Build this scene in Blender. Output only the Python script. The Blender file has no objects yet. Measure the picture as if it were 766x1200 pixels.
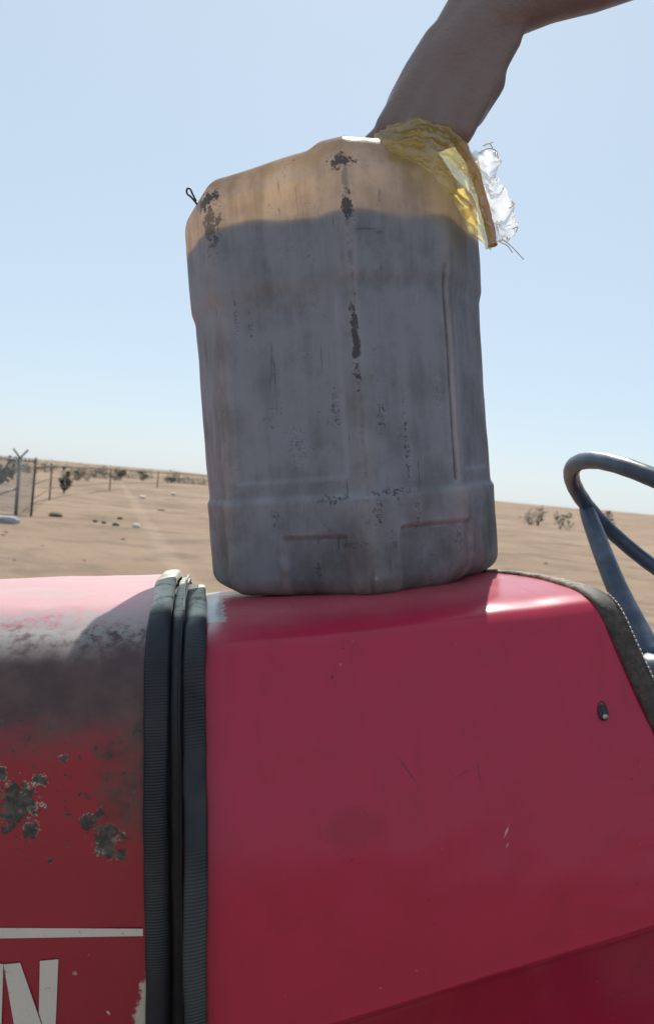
import bpy, bmesh, math, random
import numpy as np
from mathutils import Matrix, Vector, noise as mnoise

random.seed(7)
rng = np.random.default_rng(7)
R_ = math.radians
scene = bpy.context.scene
COL = scene.collection

# ---------------------------------------------------------------- camera
F_PX, CX, CY = 950.0, 383.0, 600.0
PITCH, ROLL, EYE = R_(-1.93), R_(-5.2), 1.55
ROLLM = Matrix.Rotation(ROLL, 4, 'Y')
MW = Matrix.Translation((0, 0, EYE)) @ ROLLM          # tractor frame -> world
cam_d = bpy.data.cameras.new('camera'); cam = bpy.data.objects.new('camera', cam_d)
COL.objects.link(cam)
cam_d.sensor_fit = 'VERTICAL'; cam_d.sensor_height = 24.0; cam_d.sensor_width = 24.0
cam_d.lens = 24.0 * F_PX / 1200.0
cam_d.clip_start = 0.02; cam_d.clip_end = 5000
cam.matrix_world = MW @ Matrix.Rotation(R_(90) + PITCH, 4, 'X')
scene.camera = cam
cam_d.dof.use_dof = True; cam_d.dof.focus_distance = .84; cam_d.dof.aperture_fstop = 7.0

# ---------------------------------------------------------------- sky, sun, exposure
SUN_AZ, SUN_EL = R_(3.0), R_(50)
world = bpy.data.worlds.new('World'); scene.world = world; world.use_nodes = True
wn = world.node_tree
bg = wn.nodes['Background']
sky = wn.nodes.new('ShaderNodeTexSky'); sky.sky_type = 'NISHITA'; sky.sun_disc = False
sky.sun_elevation = SUN_EL; sky.sun_rotation = SUN_AZ
sky.air_density = 1.0; sky.dust_density = 0.6; sky.ozone_density = 2.0; sky.altitude = 200
hz = wn.nodes.new('ShaderNodeMix'); hz.data_type = 'RGBA'; hz.inputs[0].default_value = .76   # even dust veil over the whole sky
hz.inputs[7].default_value = (4.6, 5.5, 6.3, 1)
wn.links.new(sky.outputs[0], hz.inputs[6]); wn.links.new(hz.outputs[2], bg.inputs[0]); bg.inputs[1].default_value = 0.10
sd = bpy.data.lights.new('sun', 'SUN'); sun = bpy.data.objects.new('sun', sd); COL.objects.link(sun)
sd.energy = 4.3; sd.angle = R_(0.53); sd.color = (1.0, 0.95, 0.87)
SUNV = Vector((math.sin(SUN_AZ) * math.cos(SUN_EL), math.cos(SUN_AZ) * math.cos(SUN_EL), math.sin(SUN_EL)))
sun.rotation_euler = (-SUNV).to_track_quat('-Z', 'Y').to_euler(); sun.location = (2, 6, 8)
vs = scene.view_settings
vs.view_transform = 'Standard'; vs.look = 'None'; vs.gamma = 1; vs.use_curve_mapping = False
vs.exposure = 0.45
scene.render.engine = 'CYCLES'
scene.cycles.max_bounces = 10; scene.cycles.transparent_max_bounces = 12
scene.cycles.caustics_reflective = False; scene.cycles.caustics_refractive = False

# ---------------------------------------------------------------- frames
CP, SP = math.cos(PITCH), math.sin(PITCH)
def P(px, py, d):
    """photo pixel at depth d (metres in front of the lens, tractor frame)"""
    u, v = (px - CX) / F_PX, (CY - py) / F_PX
    x, y, z = u, CP - v * SP, SP + v * CP
    k = d / y
    return Vector((x * k, d, z * k))
def W(p): return MW @ Vector(p)
YAW = R_(8.5)
cY, sY = math.cos(YAW), math.sin(YAW)
def TR(a, b, z):
    """tractor axes: a rearward from the bonnet joint, b across, z up -> tractor frame"""
    return Vector((-0.1 + a * cY - (b - .64) * sY, .64 + a * sY + (b - .64) * cY, z))

# ---------------------------------------------------------------- object helpers
def empty(name, loc, label=None, cat=None, group=None):
    o = bpy.data.objects.new(name, None); COL.objects.link(o); o.location = loc
    o.empty_display_size = .05
    return tag(o, label, cat, group)
def tag(o, label=None, cat=None, group=None, kind=None):
    if label: o['label'] = label
    if cat: o['category'] = cat
    if group: o['group'] = group
    if kind: o['kind'] = kind
    return o
def wloc(o):
    v = Vector((0, 0, 0))
    while o is not None:
        v += o.location; o = o.parent
    return v
def mk(name, verts, faces, m=None, parent=None, smooth=True, loc=None, attr=None):
    """verts in world coordinates; becomes one mesh object"""
    base = wloc(parent) if parent else Vector((0, 0, 0))
    org = Vector(loc) if loc is not None else (base if parent else Vector((0, 0, 0)))
    me = bpy.data.meshes.new(name)
    me.from_pydata([tuple(Vector(v) - org) for v in verts], [], faces)
    if smooth: me.polygons.foreach_set('use_smooth', [True] * len(me.polygons))
    if attr is not None:
        at = me.attributes.new('loc', 'FLOAT_VECTOR', 'POINT')
        at.data.foreach_set('vector', np.asarray(attr, dtype=np.float32).ravel())
    if m: me.materials.append(m)
    o = bpy.data.objects.new(name, me); COL.objects.link(o)
    o.location = org - base if parent else org
    if parent: o.parent = parent
    return o
def fix_normals(o):
    bm = bmesh.new(); bm.from_mesh(o.data); bmesh.ops.recalc_face_normals(bm, faces=bm.faces)
    bm.to_mesh(o.data); bm.free(); return o
def gridfaces(n, m, wrap=False, off=0):
    f = []
    for i in range(n - 1):
        for j in range(m if wrap else m - 1):
            k = (j + 1) % m
            f.append((off + i * m + j, off + i * m + k, off + (i + 1) * m + k, off + (i + 1) * m + j))
    return f
class MB:
    def __init__(s): s.v = []; s.f = []
    def add(s, v, f):
        o = len(s.v); s.v += [Vector(x) for x in v]; s.f += [tuple(i + o for i in q) for q in f]; return s
    def box(s, c, sz, M=None):
        c = Vector(c); vv = []
        for dx in (-.5, .5):
            for dy in (-.5, .5):
                for dz in (-.5, .5):
                    d = Vector((dx * sz[0], dy * sz[1], dz * sz[2]))
                    vv.append(c + (M @ d if M else d))
        return s.add(vv, [(0, 1, 3, 2), (4, 6, 7, 5), (0, 4, 5, 1), (2, 3, 7, 6), (0, 2, 6, 4), (1, 5, 7, 3)])
    def tube(s, pts, r, seg=10, cap=True, closed=False):
        pts = [Vector(p) for p in pts]; n = len(pts)
        rr = r if hasattr(r, '__len__') else [r] * n
        up = Vector((.123, .31, .94)); vv = []; side = None
        for i, p in enumerate(pts):
            if closed: t = pts[(i + 1) % n] - pts[i - 1]
            else: t = pts[min(i + 1, n - 1)] - pts[max(i - 1, 0)]
            t.normalize()
            side = t.cross(up) if side is None else side - t * side.dot(t)
            if side.length < 1e-6: side = t.orthogonal()
            side.normalize(); nb = t.cross(side)
            for k in range(seg):
                a = 2 * math.pi * k / seg
                vv.append(p + (side * math.cos(a) + nb * math.sin(a)) * rr[i])
        f = gridfaces(n, seg, True)
        if closed:
            f += [((n - 1) * seg + k, (n - 1) * seg + (k + 1) % seg, (k + 1) % seg, k) for k in range(seg)]
        elif cap:
            f += [tuple(reversed(range(seg))), tuple((n - 1) * seg + k for k in range(seg))]
        return s.add(vv, f)
    def ball(s, c, r, M=None, nu=14, nv=9):
        """ellipsoid"""
        c = Vector(c); r = r if hasattr(r, '__len__') else (r, r, r); vv = [];
        for i in range(nv + 1):
            th = math.pi * i / nv
            for j in range(nu):
                ph = 2 * math.pi * j / nu
                d = Vector((math.sin(th) * math.cos(ph) * r[0], math.sin(th) * math.sin(ph) * r[1], math.cos(th) * r[2]))
                vv.append(c + (M @ d if M else d))
        return s.add(vv, gridfaces(nv + 1, nu, True))
    def lathe(s, prof, c, axis, seg=48):
        c = Vector(c); ax = Vector(axis).normalized(); u = ax.orthogonal().normalized(); w = ax.cross(u); vv = []
        for (r, h) in prof:
            for k in range(seg):
                a = 2 * math.pi * k / seg
                vv.append(c + ax * h + (u * math.cos(a) + w * math.sin(a)) * r)
        return s.add(vv, gridfaces(len(prof), seg, True))
    def build(s, name, m, parent=None, smooth=True, loc=None):
        return fix_normals(mk(name, s.v, s.f, m, parent, smooth, loc))
    def rig(s): s.v = [W(v) for v in s.v]; return s
def catmull(ctrl, n):
    c = np.array(ctrl, float); c = np.vstack([2 * c[0] - c[1], c, 2 * c[-1] - c[-2]]); out = []
    segs = len(c) - 3; ts = np.linspace(0, segs, n)
    for t in ts:
        i = min(int(t), segs - 1); u = t - i
        p0, p1, p2, p3 = c[i:i + 4]
        out.append(.5 * (2 * p1 + (p2 - p0) * u + (2 * p0 - 5 * p1 + 4 * p2 - p3) * u * u + (3 * p1 - p0 - 3 * p2 + p3) * u ** 3))
    return np.array(out)

# ---------------------------------------------------------------- material helpers
class NT:
    def __init__(s, name):
        s.m = bpy.data.materials.new(name); s.m.use_nodes = True; s.t = s.m.node_tree
        s.b = s.t.nodes['Principled BSDF']; s.out = s.t.nodes['Material Output']
    def n(s, kind, **kw):
        x = s.t.nodes.new('ShaderNode' + kind)
        for k, v in kw.items(): setattr(x, k, v)
        return x
    def put(s, sock, v):
        if v is None: return
        if isinstance(v, bpy.types.NodeSocket): s.t.links.new(v, sock)
        elif hasattr(v, '__len__') and sock.type == 'RGBA' and len(v) == 3: sock.default_value = (*v, 1)
        else: sock.default_value = v
    def math(s, op, a, b=None, c=None, clamp=False):
        x = s.n('Math', operation=op, use_clamp=clamp)
        for i, v in enumerate((a, b, c)): s.put(x.inputs[i], v)
        return x.outputs[0]
    def mix(s, f, a, b):
        x = s.n('Mix', data_type='RGBA'); s.put(x.inputs[0], f); s.put(x.inputs[6], a); s.put(x.inputs[7], b); return x.outputs[2]
    def noise(s, vec, scale, detail=4, rough=.55, dist=0, out=0):
        x = s.n('TexNoise'); s.put(x.inputs['Vector'], vec); s.put(x.inputs['Scale'], scale)
        s.put(x.inputs['Detail'], detail); s.put(x.inputs['Roughness'], rough); s.put(x.inputs['Distortion'], dist); return x.outputs[out]
    def ramp(s, v, lo, hi, a=0., b=1., smooth=True):
        x = s.n('MapRange'); x.interpolation_type = 'SMOOTHSTEP' if smooth else 'LINEAR'
        for i, q in enumerate((v, lo, hi, a, b)): s.put(x.inputs[i], q)
        return x.outputs[0]
    def sep(s, v):
        x = s.n('SeparateXYZ'); s.put(x.inputs[0], v); return x.outputs
    def mapv(s, v, scale):
        x = s.n('VectorMath', operation='MULTIPLY'); s.put(x.inputs[0], v); x.inputs[1].default_value = scale; return x.outputs[0]
    def obj(s): return s.n('TexCoord').outputs['Object']
    def attr(s, name='loc'): return s.n('Attribute', attribute_name=name).outputs['Vector']
    def bump(s, h, strength=.3, dist=.002):
        x = s.n('Bump'); s.put(x.inputs['Strength'], strength); s.put(x.inputs['Distance'], dist); s.put(x.inputs['Height'], h)
        s.put(s.b.inputs['Normal'], x.outputs[0]); return x.outputs[0]
    def set(s, **kw):
        for k, v in kw.items(): s.put(s.b.inputs[k.replace('_', ' ')], v)
        return s
def simple(name, col, rough=.6, metal=0., var=.25, scale=30., bump=.15, bd=.001, **kw):
    t = NT(name); o = t.obj(); n = t.noise(o, scale, 5)
    c = t.mix(n, tuple(x * (1 - var) for x in col), tuple(min(1, x * (1 + var)) for x in col))
    t.set(Base_Color=c, Metallic=metal, Roughness=t.ramp(n, .2, .8, max(0, rough - .08), min(1, rough + .08)), **kw)
    t.bump(t.noise(o, scale * 4, 4), bump, bd); return t.m

# ================================================================ GROUND
def gh(x, y):
    r = math.hypot(x, y)
    k = min(1, max(0, (r - 7) / 12))
    h = k * (.09 * mnoise.noise((x * .22, y * .22, 1.3)) + .05 * mnoise.noise((x * .8, y * .8, 4.1)) + .02 * mnoise.noise((x * 2.3, y * 2.3, 9)))
    k2 = min(1, max(0, (r - 45) / 150))
    h += k2 * (1.0 * mnoise.noise((x * .016, y * .016, 2.2)) + .35 * mnoise.noise((x * .06, y * .06, 6.2)) - .15)
    k3 = min(1, max(0, (r - 150) / 250))
    h += k3 * 1.1 * (.5 + mnoise.noise((x * .006, y * .006, 3.7)))
    return h
def make_ground():
    t = NT('sand'); o = t.n('TexCoord').outputs['Object']
    big = t.noise(o, .09, 5, .6); mid = t.noise(o, .55, 6, .62); fine = t.noise(o, 6, 5, .65)
    c = t.mix(t.ramp(big, .35, .65), (.215, .150, .102), (.29, .212, .146))
    c = t.mix(t.math('MULTIPLY', t.ramp(mid, .46, .64), .75), c, (.150, .110, .082))
    c = t.mix(t.math('MULTIPLY', t.ramp(fine, .55, .7), .35), c, (.32, .255, .19))
    # worn wheel tracks: pale compacted sand
    s = t.sep(o)
    for k, (x0, y0, x1, y1, wd) in enumerate(TRACKS):
        L = math.hypot(x1 - x0, y1 - y0); nx, ny = (y1 - y0) / L, -(x1 - x0) / L
        d = t.math('ADD', t.math('ADD', t.math('MULTIPLY', s[0], nx), t.math('MULTIPLY', s[1], ny)), -(x0 * nx + y0 * ny))
        d = t.math('ADD', d, t.math('MULTIPLY', t.math('SUBTRACT', mid, .5), .35))
        f = t.ramp(t.math('ABSOLUTE', d), wd * .35, wd)
        c = t.mix(t.math('MULTIPLY', t.math('SUBTRACT', 1., f), .20), c, (.37, .295, .22))
    t.set(Base_Color=c, Roughness=.95, Specular_IOR_Level=.15)
    t.bump(t.math('ADD', t.noise(o, 3., 6, .65), t.math('MULTIPLY', fine, .4)), .8, .06)
    rs = [0.0] + list(np.geomspace(1.2, 900, 150))
    vv, ff = [], []
    angs = []
    a = -180.0
    while a < 180:
        angs.append(a); a += 0.5 if -32 < a < 32 else 4.0
    n = len(angs)
    for r in rs:
        for a in angs:
            x, y = r * math.sin(R_(a)), r * math.cos(R_(a))
            vv.append((x, y, gh(x, y)))
    ff = gridfaces(len(rs), n, True)
    return tag(mk('ground', vv, ff, t.m), kind='structure')
def ground_at(px, py):
    """where the ray through a photo pixel meets the flat ground"""
    d = P(px, py, 1.0); w = (MW.to_3x3() @ d)
    if w.z > -1e-4: return None
    k = EYE / -w.z
    return Vector((w.x * k, w.y * k, 0))
def on_ground(px, dist):
    w = MW.to_3x3() @ P(px, 568 + (px - 383) * .091, 1.0); w.z = 0; w.normalize(); p = w * dist
    return Vector((p.x, p.y, gh(p.x, p.y)))
g1, g2 = ground_at(215, 676), ground_at(186, 632)
TRACKS = [(g1.x, g1.y, g2.x, g2.y, .26), (g1.x + 6, g1.y, g2.x + 7.5, g2.y, .3)]
make_ground()

# ================================================================ TRACTOR
M_rub = None
def rubber_mat(name, sunlit_dust):
    t = NT(name); o = t.obj(); l = t.sep(t.attr())
    n = t.noise(o, 60, 6, .65)
    dust_light = t.ramp(t.math('ADD', l[1], t.math('MULTIPLY', n, .02)), .028, .055)  # dust on the strip tops, with their sunlit paleness put into the colour
    dust_light = t.math('MULTIPLY', dust_light, t.ramp(n, .30, .52))
    side = t.math('MULTIPLY', t.ramp(t.noise(o, 9, 5), .45, .7), .05)
    c = t.mix(t.math('MAXIMUM', dust_light, side), (.009, .013, .021), sunlit_dust)
    t.set(Base_Color=c, Roughness=t.ramp(n, .3, .7, .42, .60), Specular_IOR_Level=.4)
    t.bump(t.noise(o, 300, 4), .2, .0006); return t.m
M_rubber = rubber_mat('weathered_rubber', (.50, .50, .41))
M_dark = simple('dark_grease', (.02, .021, .024), .55, 0, .4, 25)
M_iron = simple('grey_iron', (.06, .062, .068), .6, .4, .3, 14)
M_tyre = simple('tyre_rubber', (.022, .022, .023), .85, 0, .3, 20)
M_rimpaint = simple('wheel_paint', (.50, .48, .44), .5, 0, .2, 8)

# --- cross profile of the two hoods: (b across, z up), from near side skirt over the crown to the far side
SLOPE = .085
def cowl_ctrl(zc):
    return [(.70, zc - .22), (.665, zc - .11), (.622, zc - .022), (.6045, zc - .004), (.6035, zc + .006), (.610, (zc - .31) / 2), (.622, -.300), (.636, -.245),
            (.6485, -.200), (.6580, -.168), (.6640, -.1515), (.6715, -.1415), (.683, -.1350), (.705, -.1305), (.75, -.1277), (.80, -.1265), (.86, -.1275), (.93, -.1310),
            (1.0, -.1365), (1.1, -.152), (1.18, -.176), (1.24, -.212), (1.275, -.26), (1.29, -.36), (1.29, -.6)]
NP = 420
PA, PB = catmull(cowl_ctrl(-.44), NP), catmull(cowl_ctrl(-.34), NP)
def arclen(pr, bref):
    d = np.r_[0, np.cumsum(np.linalg.norm(np.diff(pr, axis=0), axis=1))]
    i = int(np.argmax(pr[:, 0] * 0 + ((pr[:, 0] >= bref) & (np.arange(len(pr)) > len(pr) * .3))))
    return d - d[i]
SC = arclen(PA, .69)
def cowl_pt(i, a, off=0.0):
    zc = -.437 + .12 * a
    w = (zc + .44) / .10
    p = PA[i] * (1 - w) + PB[i] * w
    if off:
        j0, j1 = max(i - 1, 0), min(i + 1, NP - 1)
        tg = (PA[j1] - PA[j0]); tg /= np.linalg.norm(tg)
        p = p + np.array([-tg[1], tg[0]]) * off
    return TR(a, p[0], p[1] + SLOPE * a)
def a_end(s):
    return .350 - .95 * min(.45, s) ** 2 if s > 0 else .350 + .36 * (math.sqrt(s * s + .0009) - .03 if s > -.5 else .47)
BON = [(.655, -.95), (.648, -.62), (.642, -.42), (.640, -.30), (.641, -.235), (.6445, -.195), (.651, -.172), (.660, -.1520), (.672, -.1370), (.692, -.1230), (.722, -.1130),
       (.78, -.1050), (.84, -.1035), (.90, -.1045), (.97, -.1085), (1.05, -.118), (1.13, -.138), (1.2, -.172), (1.24, -.22), (1.26, -.30), (1.265, -.5), (1.26, -.95)]
PBN = catmull(BON, NP); SB = arclen(PBN, .69)
def bon_pt(i, a, off=0.0):
    p = PBN[i]
    if off:
        j0, j1 = max(i - 1, 0), min(i + 1, NP - 1)
        tg = PBN[j1] - PBN[j0]; tg /= np.linalg.norm(tg); p = p + np.array([-tg[1], tg[0]]) * off
    return TR(a, p[0], p[1] + .012 * a)
def bon_s(z):
    k = [i for i in range(NP) if SB[i] < .02 and PBN[i][1] <= z]
    return SB[max(k)]
def px_as(px, py):
    """photo pixel on the bonnet's side -> (a, s)"""
    b = .645; p = None
    for it in range(4):
        d = b - .03
        for _ in range(6):
            q = P(px, py, d); dx, dy = q.x + .1, q.y - .64
            a = dx * cY + dy * sY; bb = -dx * sY + dy * cY + .64
            d += (b - bb)
        z = q.z - .012 * a
        i = min(range(NP), key=lambda j: abs(PBN[j][1] - z) + (10 if SB[j] > .02 else 0)); b = PBN[i][0]
    return a, SB[i]

def cowl_px(px, py):
    best = None
    tgt = (px, py)
    for i in range(40, NP - 200, 3):
        for a in np.linspace(.0, .42, 64):
            p = cowl_pt(i, a); fy = p.y * CP + p.z * SP; uz = -p.y * SP + p.z * CP
            e = (CX + F_PX * p.x / fy - px) ** 2 + (CY - F_PX * uz / fy - py) ** 2
            if best is None or e < best[0]: best = (e, i, a)
    return best[1], best[2]
def paint(name, bonnet):
    t = NT(name); o = t.obj(); loc = t.attr(); l = t.sep(loc); a, s = l[0], l[1]
    n1 = t.noise(loc, 22, 6, .6); n2 = t.noise(loc, 110, 6, .65); n3 = t.noise(loc, 4.5, 4, .5)
    streak = t.noise(t.mapv(loc, (60, 7, 1)), 1.0, 5, .6)
    red = t.mix(n3, (.235, .008, .024), (.29, .010, .032)) if bonnet else t.mix(n3, (.32, .010, .042), (.40, .013, .052))
    red = t.mix(t.math('MULTIPLY', t.ramp(n1, .45, .75), .35), red, (.25, .012, .032))
    # sun-bleached chalky crown
    sn = t.math('ADD', s, t.math('MULTIPLY', t.math('SUBTRACT', n1, .5), .05))
    crown = t.ramp(sn, -.01, .07)
    pale = (.60, .33, .33) if bonnet else (.52, .095, .13)
    c = t.mix(t.math('MULTIPLY', crown, .9 if bonnet else .8), red, t.mix(n2, pale, tuple(x * .82 for x in pale)))
    rough = t.mix(crown, (.30,) * 3, (.42,) * 3)
    height = t.math('MULTIPLY', n3, .2)
    if bonnet:
        # soot and old oil below the shoulder
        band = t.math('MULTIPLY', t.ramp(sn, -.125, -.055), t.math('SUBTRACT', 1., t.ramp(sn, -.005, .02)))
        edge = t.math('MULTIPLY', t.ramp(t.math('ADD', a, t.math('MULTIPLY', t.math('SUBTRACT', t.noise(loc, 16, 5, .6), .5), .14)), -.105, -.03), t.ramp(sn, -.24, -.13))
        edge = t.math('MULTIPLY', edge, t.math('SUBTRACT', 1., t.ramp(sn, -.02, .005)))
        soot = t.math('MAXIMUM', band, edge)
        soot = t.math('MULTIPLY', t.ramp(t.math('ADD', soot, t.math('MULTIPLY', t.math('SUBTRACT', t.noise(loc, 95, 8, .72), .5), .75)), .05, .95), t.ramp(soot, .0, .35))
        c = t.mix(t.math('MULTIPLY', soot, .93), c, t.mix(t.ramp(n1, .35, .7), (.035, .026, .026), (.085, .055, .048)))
        # grey worn-through shoulder
        wear = t.math('MULTIPLY', t.ramp(sn, -.035, .0), t.math('SUBTRACT', 1., t.ramp(sn, .028, .06)))
        wear = t.math('MULTIPLY', wear, t.ramp(t.math('ADD', n2, t.math('MULTIPLY', n1, .6)), .62, .86))
        c = t.mix(t.math('MULTIPLY', wear, .85), c, (.27, .25, .24))
        # greenish grey rubbed patch on the crown
        gp = t.math('MULTIPLY', t.ramp(t.noise(t.mapv(loc, (9, 26, 1)), 1., 4), .52, .64), t.ramp(s, .05, .09))
        c = t.mix(t.math('MULTIPLY', gp, .5), c, (.40, .38, .33))
        # chips down to dark metal with a pale primer rim
        chips = None
        CH = [(20, 942, .0155, .016), (38, 972, .006, .008), (126, 985, .0095, .013), (104, 962, .006, .006), (142, 1000, .005, .005), (48, 912, .006, .005), (3, 905, .005, .006), (75, 888, .004, .003),
              (118, 950, .004, .005), (60, 1010, .0025, .002), (8, 975, .004, .004)]
        for (px, py, ra, rs) in CH:
            ca, cs = px_as(px, py)
            da = t.math('DIVIDE', t.math('SUBTRACT', a, ca), ra * 1.12); ds = t.math('DIVIDE', t.math('SUBTRACT', s, cs), rs * 1.12)
            d = t.math('SUBTRACT', 1., t.math('SQRT', t.math('ADD', t.math('MULTIPLY', da, da), t.math('MULTIPLY', ds, ds))))
            chips = d if chips is None else t.math('MAXIMUM', chips, d)
        nn = t.math('ADD', t.math('MULTIPLY', t.noise(loc, 190, 7, .7), .6), t.math('MULTIPLY', t.noise(loc, 75, 4, .6, .8), .4))
        q = t.math('ADD', t.math('MAXIMUM', chips, -1.2), t.math('MULTIPLY', t.math('SUBTRACT', nn, .5), 4.6))
        # scattered flakes in the sooty zone
        fl = t.math('MULTIPLY', t.ramp(t.noise(loc, 130, 5, .6), .60, .64), t.math('MULTIPLY', t.ramp(sn, -.21, -.13), t.math('SUBTRACT', 1., t.ramp(sn, -.09, -.05))))
        cm = t.math('MAXIMUM', t.ramp(q, .12, .2), fl)
        rim = t.math('MULTIPLY', t.math('MULTIPLY', t.ramp(q, .02, .12), t.math('SUBTRACT', 1., t.ramp(q, .17, .24))), t.ramp(n2, .47, .58))
        c = t.mix(cm, c, t.mix(t.ramp(n2, .4, .65), (.026, .025, .024), (.085, .082, .075)))
        c = t.mix(rim, c, t.mix(t.ramp(n1, .4, .6), (.20, .085, .045), (.52, .46, .36)))
        # bare cream primer along the rubbed rear edge
        low = t.math('SUBTRACT', 1., t.ramp(s, px_as(150, 1200)[1] - .01, px_as(150, 1075)[1] + .01))
        ed = t.math('ADD', t.math('ADD', a, .045), t.math('ADD', t.math('MULTIPLY', t.math('SUBTRACT', nn, .5), .022), t.math('MULTIPLY', t.math('SUBTRACT', low, 1.), .010)))
        ed = t.math('MULTIPLY', t.ramp(t.math('ADD', ed, t.math('MULTIPLY', t.math('MULTIPLY', low, low), .008)), -.003, .0), t.ramp(low, .02, .15))
        c = t.mix(ed, c, t.mix(n2, (.36, .33, .27), (.55, .51, .43)))
        fle = t.math('MULTIPLY', t.ramp(t.noise(loc, 85, 4, .5), .70, .72), low)
        c = t.mix(fle, c, (.5, .42, .34))
        rough = t.mix(t.math('MAXIMUM', soot, cm), rough, (.62,) * 3)
        height = t.math('ADD', height, t.math('MULTIPLY', cm, -1.)); height = t.math('ADD', height, t.math('MULTIPLY', n2, .15))
    else:
        # faint grime, runs, specks, a scratch, peeled front corner
        c = t.mix(t.math('MULTIPLY', t.ramp(streak, .56, .75), .25), c, (.20, .012, .02))
        spk = t.ramp(t.noise(loc, 170, 2, .4), .765, .78)
        c = t.mix(spk, c, (.30, .16, .15))
        spd = t.ramp(t.noise(t.mapv(loc, (1.3, 1, 1)), 140, 2, .4), .755, .77)
        c = t.mix(spd, c, (.05, .01, .015))
        for (px, py, ln, wd, an, col) in ((597, 978, .0070, .0011, 1.15, (.55, .42, .40)), (590, 985, .003, .0006, 1.2, (.5, .4, .38)), (480, 905, .018, .0012, -1.0, (.16, .008, .02)), (560, 900, .016, .001, -1.45, (.17, .008, .02)),
                                          (410, 975, .03, .02, 0, (.27, .009, .034)), (545, 905, .008, .0008, .4, (.16, .01, .02))):
            ii_, aa_ = cowl_px(px, py); ca_, sa_ = math.cos(an), math.sin(an)
            da = t.math('SUBTRACT', a, aa_); ds = t.math('SUBTRACT', s, SC[ii_])
            u = t.math('ADD', t.math('MULTIPLY', da, ca_ / ln), t.math('MULTIPLY', ds, sa_ / ln))
            v = t.math('SUBTRACT', t.math('MULTIPLY', ds, ca_ / wd), t.math('MULTIPLY', da, sa_ / wd))
            d = t.math('SUBTRACT', 1., t.math('SQRT', t.math('ADD', t.math('MULTIPLY', u, u), t.math('MULTIPLY', v, v))))
            c = t.mix(t.math('MULTIPLY', t.ramp(t.math('ADD', t.math('MAXIMUM', d, -1.), t.math('MULTIPLY', t.math('SUBTRACT', t.noise(loc, 260, 6, .7), .5), 2.4)), .0, .5), .7), c, col)
        dust_light = t.math('MULTIPLY', t.ramp(t.noise(loc, 13, 6, .65), .50, .72), t.ramp(s, .03, .12))
        c = t.mix(t.math('MULTIPLY', dust_light, .4), c, (.42, .30, .27))
        nn = t.noise(loc, 120, 6, .65)
        pe = t.math('ADD', t.math('SUBTRACT', .022, a), t.math('MULTIPLY', t.math('SUBTRACT', nn, .5), .03))
        pe = t.math('MULTIPLY', t.ramp(pe, .0, .0025), t.ramp(t.math('ADD', s, t.math('MULTIPLY', nn, .03)), .055, .062))
        c = t.mix(pe, c, (.40, .39, .40))
        height = t.math('ADD', height, t.math('MULTIPLY', pe, -.8))
        rough = t.mix(t.math('ADD', t.math('MULTIPLY', n1, .5), t.math('MULTIPLY', dust_light, .35)), (.17,) * 3, (.40,) * 3)
    rs = t.n('SeparateColor'); t.put(rs.inputs[0], rough)
    t.set(Base_Color=c, Roughness=rs.outputs[0], Specular_IOR_Level=.5 if bonnet else .36, Coat_Weight=.12 if bonnet else .06, Coat_Roughness=.42)
    t.bump(height, .35, .0012)
    return t.m
M_bon, M_cowl = paint('faded_red_paint', True), paint('red_paint', False)

tractor = empty('tractor', Vector((*W(TR(.3, .97, 0)).xy, 0)), 'faded red farm tractor with chipped paint and a black rubber bonnet joint', 'tractor')

def sheet(name, pt, S, a0, aend, na, m, parent, i0=0, i1=NP, thick=.002, dent=0.):
    vv, at = [], []
    for i in range(i0, i1):
        ae = aend(S[i]) if callable(aend) else aend
        for j in range(na + 1):
            a = a0 + (ae - a0) * j / na
            off = dent * mnoise.noise((a * 9, S[i] * 9, .7)) + dent * .5 * mnoise.noise((a * 25, S[i] * 25, 3.7))
            vv.append(W(pt(i, a, off))); at.append((a, S[i], 0))
    o = mk(name, vv, gridfaces(i1 - i0, na + 1), m, parent, attr=at)
    md = o.modifiers.new('thickness', 'SOLIDIFY'); md.thickness = thick; md.offset = -1
    return o
# orientation check: faces must look outward, so flip grid when needed
def flip(o):
    o.data.flip_normals(); return o
bonnet = flip(sheet('bonnet', bon_pt, SB, -1.15, -.034, 110, M_bon, tractor, dent=.0012))
cowl = flip(sheet('cowl', cowl_pt, SC, -.005, a_end, 60, M_cowl, tractor, dent=.0013))

# --- rubber joint: two ribbed strips and a smooth band between
def strip(name, pt, S, ac, wd, h, period, amp, s0, s1, seed, m=M_rubber, base=.0015):
    pr_i = np.arange(NP)
    n = int((s1 - s0) / (period / 6 if period else .004))
    ss = np.linspace(s0, s1, n); ii = np.interp(ss, S, pr_i)
    cross = [(-.5, -.4), (-.5, .55), (-.40, .86), (-.2, 1.0), (.0, 1.03), (.2, 1.0), (.40, .86), (.5, .55), (.5, -.4)]
    vv, at = [], []
    for s, fi in zip(ss, ii):
        i = int(min(fi, NP - 2)); fr = fi - i
        wob = .0016 * mnoise.noise((s * 9, seed, 0)) + .0008 * mnoise.noise((s * 30, seed, 5))
        ww = wd * (1 + .10 * mnoise.noise((s * 12, seed + 3, 1)))
        hh = h * (1 + .12 * mnoise.noise((s * 10, seed + 7, 2)))
        rk = max(0, min(1, .35 + 1.6 * mnoise.noise((s * 11, seed, 9)))) if period else 0
        rib = amp * rk * (.5 + .5 * math.cos(2 * math.pi * (s / period + 1.6 * mnoise.noise((s * 14, seed, 4))))) if period else 0
        for (u, v) in cross:
            off = base + v * hh - (rib if v > .5 else 0)
            p = pt(i, ac + wob + u * ww, off).lerp(pt(i + 1, ac + wob + u * ww, off), fr)
            vv.append(W(p)); at.append((0, s, 0))
    return fix_normals(mk(name, vv, gridfaces(n, len(cross)), m, tractor, attr=at))
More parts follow.
